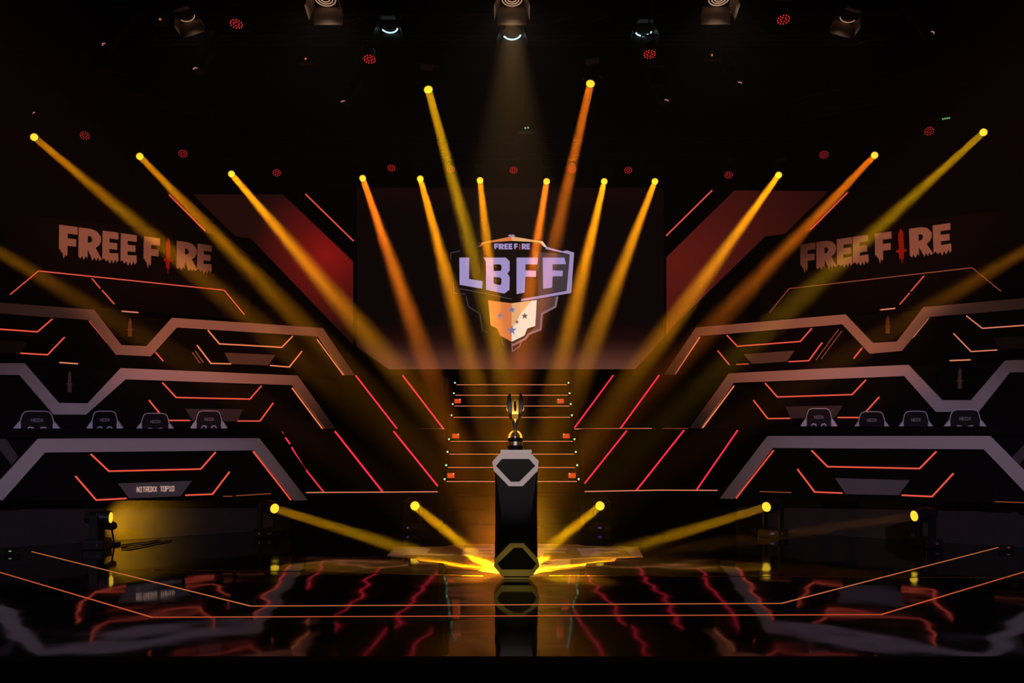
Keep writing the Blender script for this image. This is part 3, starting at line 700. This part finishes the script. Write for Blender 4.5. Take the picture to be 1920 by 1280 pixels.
# ---------------------------------------------------------------- moving-head lamps and their beams
def head(lens, target, label, hang=True, watts=60, color=(1, .36, .004), spread=3.0, group=None, r=.062, light=True):
    lens = Vector(lens); d = (Vector(target)-lens).normalized(); piv = lens-d*.17
    up = 1 if hang else -1
    bz = piv.z+up*.27 if hang else .0
    root = thing('moving_head_light', (piv.x, piv.y, bz+.07 if hang else 0), label, 'stage light', group)
    side = d.cross(Vector((0, 0, 1))).normalized()
    rot = Matrix((side, side.cross(Vector((0, 0, 1))), Vector((0, 0, 1)))).transposed()
    if hang: MB().box((piv.x, piv.y, bz), (.28, .20, .12), rot).tube((piv.x, piv.y, bz+.05), (piv.x, piv.y, rod_top(lens.x, lens.y)), .02).build('base', 'metal', root, .01)
    else:
        b = MB().box((piv.x, piv.y, .062), (.34, .26, .12), rot).build('base', 'metal', root, .015)
        f = rot @ Vector((0, 1, 0)); f = f if f.y < 0 else -f
        f = Vector((0, -1, 0))
        MB().box((piv.x-.06, piv.y-.160, .068), (.055, .006, .026)).build('display', 'display', b)
        MB().box((piv.x+.06, piv.y-.160, .075), (.06, .006, .006)).box((piv.x+.06, piv.y-.160, .058), (.06, .006, .006)).build('buttons', 'chair_text', b)
    tz_ = bz-.05 if hang else .12
    y = MB()
    for s in (-1, 1):
        a = piv+side*s*.125
        y.box((a.x, a.y, (a.z+tz_)/2), (.03, .10, abs(a.z-tz_)+.06), rot)
    y.box((piv.x, piv.y, tz_+up*.015), (.28, .10, .025), rot)
    y.build('yoke', 'metal', root)
    MB().tube(piv-d*.13, piv+d*.02, .075, .10, 20).tube(piv+d*.02, lens-d*.004, .10, r+.018, 20).tube(piv-side*.13, piv+side*.13, .025).build('lamp_head', 'metal', root)
    MB().tube(lens-d*.003, lens+d*.003, r, r, 20).build('lens', 'lens', root)
    local(root)
    if light:
        l = bpy.data.lights.new('beam', 'AREA'); l.shape = 'DISK'; l.size = r*1.75; l.spread = math.radians(spread); l.energy = watts; l.color = color
        o = bpy.data.objects.new('beam', l); COL.objects.link(o); o.location = lens+d*.012; aim(o, lens+d)
    return root
def at(px, py, Y): return Vector(((px-960)/F*Y, Y, H-(py-HZ)/F*Y))
YEL, AMB, ORG = (1, .52, .004), (1, .335, .003), (1, .21, .008)
G1 = 'yellow-lensed moving heads hung above the stage'
rowlab = 'moving head lamp above the screen, %s of six in the back row'
ordn = ['first', 'second', 'third', 'fourth', 'fifth', 'last']
E0 = 46
for k, (px, py, tx_, col, e) in enumerate([(680, 334, 923, ORG, 1.1), (788, 335, 980, AMB, 1.2), (900, 338, 976, AMB, .9), (1025, 340, 916, ORG, 1.0), (1133, 340, 969, AMB, 1.2), (1228, 340, 962, AMB, 1.0)]):
    head(at(px, py, 16.45), at(tx_, 1040, 9.0), rowlab % ('%s from left' % ordn[k] if k < 5 else 'rightmost'), True, E0*e, col, 3.3, G1)
for px, py, Y, tx_, col, e, lb in [
    (434, 326, 16.1, 1034, AMB, 1.25, 'moving head lamp on the left side truss, innermost, with a strong amber beam'),
    (262, 293, 15.1, 984, AMB, .55, 'moving head lamp on the left side truss, middle of three, amber beam'),
    (64, 257, 14.1, 996, AMB, .45, 'moving head lamp at far left of the side truss, dull amber beam'),
    (1460, 328, 16.1, 949, AMB, 1.25, 'moving head lamp on the right side truss, innermost, with a strong amber beam'),
    (1640, 291, 15.1, 930, ORG, .6, 'moving head lamp on the right side truss, middle of three, orange beam'),
    (1844, 248, 14.1, 975, YEL, .35, 'moving head lamp at far right of the side truss, dull yellow beam'),
    (803, 168, 12.2, 1038, YEL, .75, 'moving head lamp high left of centre with a yellow beam crossing the shield'),
    (1107, 157, 12.2, 908, ORG, .85, 'moving head lamp high right of centre with an orange beam')]:
    head(at(px, py, Y), at(tx_, 1040, 8.9 if Y > 13 else 8.7), lb, True, E0*e, col, 3.3, G1)
for px, sx in ((-170, -1), (2085, 1)):
    head(at(px, 372, 13.0), at(960-sx*-60, 1010, 9.4), 'moving head lamp outside the frame %s whose faint beam crosses the desks' % ('left' if sx < 0 else 'right'), True, E0*.22, AMB, 4, G1)
G2 = 'moving heads standing on the floor'
for px, py, Y, tgt, e, spd, lb in [
    (515, 953, 12.0, (862, 1060), 1.0, 2.3, 'moving head lamp standing on the floor under the left desks, beam to the right'),
    (778, 948, 12.7, (915, 1058), 1.2, 2.1, 'moving head lamp standing on the floor just left of the stairs'),
    (1125, 948, 12.7, (990, 1060), 1.2, 2.1, 'moving head lamp standing on the floor just right of the stairs'),
    (1437, 950, 12.0, (1068, 1062), .8, 2.3, 'moving head lamp standing on the floor under the right desks, beam to the left'),
    (1714, 967, 11.0, (1150, 1046), .12, 3.0, 'moving head lamp standing on the floor at far right with a faint narrow beam')]:
    head(at(px, py, Y), on_floor(*tgt), lb, False, E0*.5*e, (1, .44, .003) if e > .5 else AMB, spd, G2, r=.068)
head(at(208, 970, 10.9), at(208, 970, 10.9)+Vector((1, .12, -.03)), 'moving head lamp on the floor at far left, in front of the yellow-lit desk base', False, .15, (1, .44, .003), 10, G2, r=.068)
bp_ = at(214, 985, 11.25); wd_ = (at(262, 978, 12.1)-bp_).normalized()  # unseen can and lamp added to turn the desk base yellow
wc = thing('added_wash_can', (bp_.x, bp_.y, 0), 'added small black floor can, unseen behind the far left lamp, washing the desk base yellow', 'stage light')
MB().tube(bp_-wd_*.20, bp_-wd_*.03, .045, .055, 16).build('lamp_housing', 'metal', wc)
MB().box((bp_.x, bp_.y, .02), (.12, .12, .036)).tube((bp_.x, bp_.y, .03), bp_-wd_*.09, .012, seg=8).build('foot', 'metal', wc); local(wc)
spot('added_base_wash', at(214, 985, 11.25), at(262, 978, 12.1), 75, (1, .48, .01), 84, .9, .04)  # added lamp, makes the yellow wash on the desk base

# ---------------------------------------------------------------- red LED par cans
def par(px, py, Y, face, label, R=.085):
    p = at(px, py, Y); d = Vector(face).normalized()
    root = thing('par_can', p-d*.05+Vector((0, 0, .16)), label, 'stage light', 'red LED par cans above the stage')
    MB().tube(p-d*.14, p-d*.004, R*.8, R*1.1, 18).build('lamp_housing', 'metal', root)
    q = p-d*.06
    MB().box((q.x-R*1.25, q.y, q.z+.10), (.008, .03, .20)).box((q.x+R*1.25, q.y, q.z+.10), (.008, .03, .20)).box((q.x, q.y, q.z+.20), (R*2.5+.008, .03, .010)).tube((q.x, q.y, q.z+.2), (q.x, q.y, rod_top(p.x, Y)), .012, seg=8).box((q.x, q.y, rod_top(p.x, Y)-.01), (.14, .14, .02)).tube((q.x-R*1.25, q.y, q.z), (q.x+R*1.25, q.y, q.z), .008, seg=6).build('bracket', 'metal', root)
    dots = MB(); qt = d.to_track_quat('Z', 'Y')
    for n, rr, ph in ((6, .40, 0), (12, .84, .26)):
        for k in range(n):
            a = 2*math.pi*k/n+ph; v = qt @ Vector((rr*R*math.cos(a), rr*R*math.sin(a), 0))
            dots.tube(p+v-d*.004, p+v+d*.004, R*.08, seg=7)
    dots.build('led_cluster', 'par', root)
    local(root)
near, far = (0, -.30, -.95), (0, -.62, -.78)
for px, py, Y, lb in [(443, 45, 10.75, 'upper left of the front truss'), (693, 111, 11.25, 'upper left near the centre, below the cool fresnel'), (1218, 102, 11.25, 'upper right near the centre, below the cool fresnel'), (1469, 37, 10.75, 'upper right of the front truss')]:
    par(px, py, Y, near, 'large flattened ring of red LED dots, %s' % lb)
for px, py, Y, lb in [(159, 254, 14.56, 'far left, between two amber moving heads'), (343, 288, 15.55, 'left side truss, right of the second moving head'), (519, 324, 16.45, 'left, alone beside the innermost left moving head'),
                      (1366, 328, 16.45, 'right, alone beside the innermost right moving head'), (1545, 290, 15.72, 'right side truss, left of the middle moving head'), (1742, 246, 14.63, 'far right, between two moving heads')]:
    par(px, py, Y, (-.25 if px > 960 else .25, -.62, -.74), 'small red LED par can, %s' % lb, .082)
for k, (px, py) in enumerate([(734, 315), (845, 317), (963, 319), (1073, 318), (1178, 319)]):
    par(px, py, 16.45, far, 'small red LED par can, %s of five over the main screen' % ['leftmost', 'second from left', 'middle', 'fourth from left', 'rightmost'][k], .080)

# ---------------------------------------------------------------- fresnels with barn doors, profile spots
def fresnel(px, py, Y, label, cool=False, tilt=(0, -.22, -.975), R=.135, watts=10, rings=(.93, .66, .40)):
    p = at(px, py, Y); d = Vector(tilt).normalized(); sx = Vector((1, 0, 0)); sx = (sx-d*sx.dot(d)).normalized(); sy = d.cross(sx)
    if sy.y < 0: sy = -sy              # sy points up stage
    root = thing('fresnel_light', p-d*.2+Vector((0, 0, .34)), label, 'stage light', 'fresnel lamps on the front truss')
    MB().tube(p-d*.30, p-d*.02, R*.85, R*1.0, 20).tube(p-d*.02, p+d*.005, R*1.08, R*1.08, 20).build('lamp_housing', 'metal', root)
    lm = 'cool_lens' if cool else 'warm_lens'
    lens = MB(); qt = d.to_track_quat('Z', 'Y')
    for rr in (rings if not cool else (.93,)):
        a_ = [p+d*.008+(qt @ Vector((R*rr*math.cos(t), R*rr*math.sin(t), 0))) for t in [2*math.pi*k/28 for k in range(28)]]
        for u, v in zip(a_, a_[1:]+a_[:1]):
            if (cool or len(rings) == 1) and (u-p).dot(sy)*0+(u.y-p.y) < R*.25: continue
            lens.tube(u, v, R*(.045 if not cool else .09), seg=6)
    lens.build('lens_rings', lm, root)
    mt = Matrix((sx, sy, d)).transposed()
    for nm, ang, ax in (('up', 0, sy), ('down', 0, -sy), ('l', 0, -sx), ('r', 0, sx)):
        c = p+ax*R*1.15
        tip = (d*.93+ax*.30).normalized() if nm != 'down' else (d*.4+ax*.9).normalized()
        wv = sx if ax in (sy, -sy) else sy
        n = tip.cross(wv).normalized()
        rot = Matrix((wv, tip, n)).transposed(); ln = R*1.6
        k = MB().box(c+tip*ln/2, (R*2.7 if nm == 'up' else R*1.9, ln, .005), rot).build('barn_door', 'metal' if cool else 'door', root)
    y = MB()
    for s in (-1, 1): y.box(p-d*.16+Vector((s*R*1.25, 0, .14)), (.012, .04, .32))
    y.box(p-d*.16+Vector((0, 0, .30)), (R*2.5+.012, .04, .012)).tube(p-d*.16+Vector((0, 0, .30)), (p-d*.16).to_2d().to_3d()+Vector((0, 0, rod_top(0, Y))), .015, seg=8).tube(p-d*.16-sx*R*1.25, p-d*.16+sx*R*1.25, .012, seg=6)
    y.build('yoke', 'metal', root)
    local(root)
    spot('fresnel_beam', p+d*.03, p+d*2, watts, (.8, .95, 1) if cool else (1, .74, .52), 120, .8, .05)
fresnel(610, -3, 10.6, 'warm fresnel lamp with a lit lower barn door, left of centre at the top edge', watts=16)
fresnel(960, -3, 10.6, 'central warm fresnel lamp with open barn doors at the top edge', watts=18)
fresnel(1348, -4, 10.6, 'warm fresnel lamp with hanging barn doors, right of centre at the top edge', watts=16)
fresnel(350, 30, 10.6, 'small warm fresnel lamp tilted aside at upper left', tilt=(.30, -.10, -.95), R=.10, watts=5, rings=(.93,))
fresnel(1590, 32, 10.6, 'small warm fresnel lamp tilted aside at upper right', tilt=(-.30, -.10, -.95), R=.10, watts=5, rings=(.93,))
fresnel(730, 50, 11.65, 'cool white fresnel lamp with a bright crescent, left of centre', cool=True, R=.12, watts=.5)
fresnel(960, 62, 11.65, 'cool white fresnel lamp with a bright crescent under the central warm one', cool=True, R=.13, watts=.6)
fresnel(1207, 56, 11.65, 'cool white fresnel lamp with a bright crescent, right of centre', cool=True, R=.12, watts=.5)

def profile(px, py, Y, dx, label):
    p = at(px, py, Y); d = Vector((dx, -.35, -.9)).normalized()
    root = thing('profile_spotlight', p-d*.5+Vector((0, 0, .25)), label, 'stage light', 'dark profile spotlights on the trusses')
    MB().tube(p-d*.55, p-d*.28, .09, .09, 16).tube(p-d*.28, p-d*.004, .065, .072, 16).build('lamp_housing', 'metal', root)
    q = p-d*.35
    MB().box(q+Vector((-.11, 0, .13)), (.01, .04, .28)).box(q+Vector((.11, 0, .13)), (.01, .04, .28)).box(q+Vector((0, 0, .27)), (.23, .04, .01)).tube(q+Vector((0, 0, .27)), (q.x, q.y, rod_top(q.x, Y)), .015, seg=8).tube(q+Vector((-.11, 0, 0)), q+Vector((.11, 0, 0)), .01, seg=6).build('yoke', 'metal', root)
    rim = MB(); qt = d.to_track_quat('Z', 'Y'); pts = []
    for k in range(9):
        a = math.radians(235+70*k/8-(30 if dx > 0 else -30)*0); v = Vector((.066*math.cos(a), .066*math.sin(a), 0)); v2 = qt @ v
        pts.append(p+v2+d*.004)
    if sum((v-p).y for v in pts) > 0: pts = [p+d*.004-(v-p-d*.004) for v in pts]
    for u, v in zip(pts, pts[1:]): rim.tube(u, v, .006, seg=6)
    rim.build('rim_glint', 'rim', root)  # emissive arc stands for the lit edge of the lens
    local(root)
for px, py, Y, dx, lb in [(648, 195, 12.35, -.25, 'left of centre, tip pointing down left'), (1382, 160, 12.35, .25, 'right of centre below the warm fresnel'), (1245, 193, 12.35, .25, 'right of centre, tip pointing down right'),
                          (1741, 67, 10.75, .3, 'far upper right'), (202, 89, 10.75, -.3, 'far upper left'), (372, 134, 11.25, -.2, 'upper left below the tilted fresnel'), (70, 216, 14.0, -.3, 'far left above the outermost moving head')]:
    profile(px, py, Y, dx, 'dark profile spotlight with a thin pink glint along its lens rim, %s' % lb)

# ---------------------------------------------------------------- trusses
def truss(a, b, label, wd=.30):
    a, b = Vector(a), Vector(b); d = (b-a); L_ = d.length; d.normalize(); s = d.cross(Vector((0, 0, 1))).normalized()*wd/2; u = Vector((0, 0, wd/2))
    root = thing('lighting_truss', (a+b)/2, label, 'truss', 'black lighting trusses')
    mb = MB()
    for i in (-1, 1):
        for j in (-1, 1): mb.tube(a+s*i+u*j, b+s*i+u*j, .025, seg=8)
    mb.build('chords', 'truss', root)
    mb = MB(); mb.tube(a-u, b-u, .02, seg=6); n = int(L_/.5)
    for k in range(n):
        p, q = a+d*(L_*k/n), a+d*(L_*(k+1)/n)
        mb.tube(p-s+u, q-s-u, .012, seg=5).tube(p+s-u, q+s+u, .012, seg=5).tube(p-s+u, q+s+u, .012, seg=5).tube(p-s-u, q+s-u, .012, seg=5)
    o = mb.build('lattice', 'truss', root)
    mb = MB()
    for t in (.12, .5, .88):
        p = a.lerp(b, t); mb.tube(p+u, (p.x, p.y, 11.5), .008, seg=5)
    mb.build('hanging_cables', 'truss', root)
    local(root); return root
truss((-6.0, 16.45, 6.98), (6.0, 16.45, 6.98), 'long straight black truss above the main screen')
truss((-5.29, 16.1, 7.55), (-9.45, 12.9, 7.55), 'slanting black truss above the left desks')
truss((5.29, 16.1, 7.55), (9.45, 12.9, 7.55), 'slanting black truss above the right desks')
truss((-5.5, 12.3, 7.3), (5.5, 12.3, 7.3), 'black truss across the middle of the stage')
truss((-7.0, 10.75, 7.55), (7.0, 10.75, 7.55), 'front black truss carrying the fresnel lamps')
truss((-4.3, 11.25, 7.4), (4.3, 11.25, 7.4), 'short black truss just behind the front truss', .22)

# small status lights up in the rig
def status(px, py, Y, m, label, n=1, dx=.05):
    p = at(px, py, Y)
    root = thing('power_box', p+Vector((0, .05, -.06)), label, 'power box', 'small boxes with status lights in the rig')
    MB().box(p+Vector((dx*(n-1)/2, .05, 0)), (.14+dx*n, .08, .10)).tube(p+Vector((0, .05, .04)), (p.x, p.y+.05, rod_top(p.x, Y)), .008, seg=5).build('case', 'metal', root)
    mb = MB()
    for k in range(n): mb.sphere(p+Vector((k*dx, 0, .006*k)), .014, seg=8)
    mb.build('status_light', m, root); local(root)
status(573, 110, 11.25, 'ind_orange', 'small box with an orange dot below the left warm fresnel')
status(1335, 103, 11.25, 'ind_orange', 'small box with an orange dot below the right warm fresnel')
status(300, 36, 10.75, 'ind_orange', 'small box with an orange dot left of the tilted fresnel')
status(1768, 223, 14.4, 'ind_green', 'small box with a row of green dots at far right', 4, .035)
status(985, 240, 12.35, 'ind_green', 'small box with a green dot between the high beams', 2, .04)

# left floor bits: cable and end marker lights
def cable(pts, label):
    P = [on_floor(*p) for p in pts]; mb = MB()
    for a, b in zip(P, P[1:]): mb.tube(a+Vector((0, 0, .012)), b+Vector((0, 0, .012)), .009, seg=8)
    return tag(mb.build('power_cable', 'cable'), label, 'cable', 'cables by the far left floor lamp')
cable([(226, 1024), (240, 1022), (262, 1019), (276, 1018), (300, 1013)], 'thin black cable running right from the far left floor lamp')
cable([(228, 1029), (246, 1029), (270, 1024), (290, 1020), (322, 1014)], 'second black cable, nearer the camera, beside the far left floor lamp')
for px, py, sd in ((19, 1033, 'left'), (1891, 1026, 'right')):
    p = on_floor(px, py+7)
    r = thing('floor_box', p, 'small black floor box at the %s end of the inner light line' % sd, 'floor box', 'floor boxes at the light line ends')
    MB().box(p+Vector((0, .04, .035)), (.16, .08, .068)).build('case', 'metal', r, .005)
    MB().box(p+Vector((0, -.003, .045)), (.028, .006, .012)).build('status_light', 'ind_green' if sd == 'left' else 'led_dim', r); local(r)
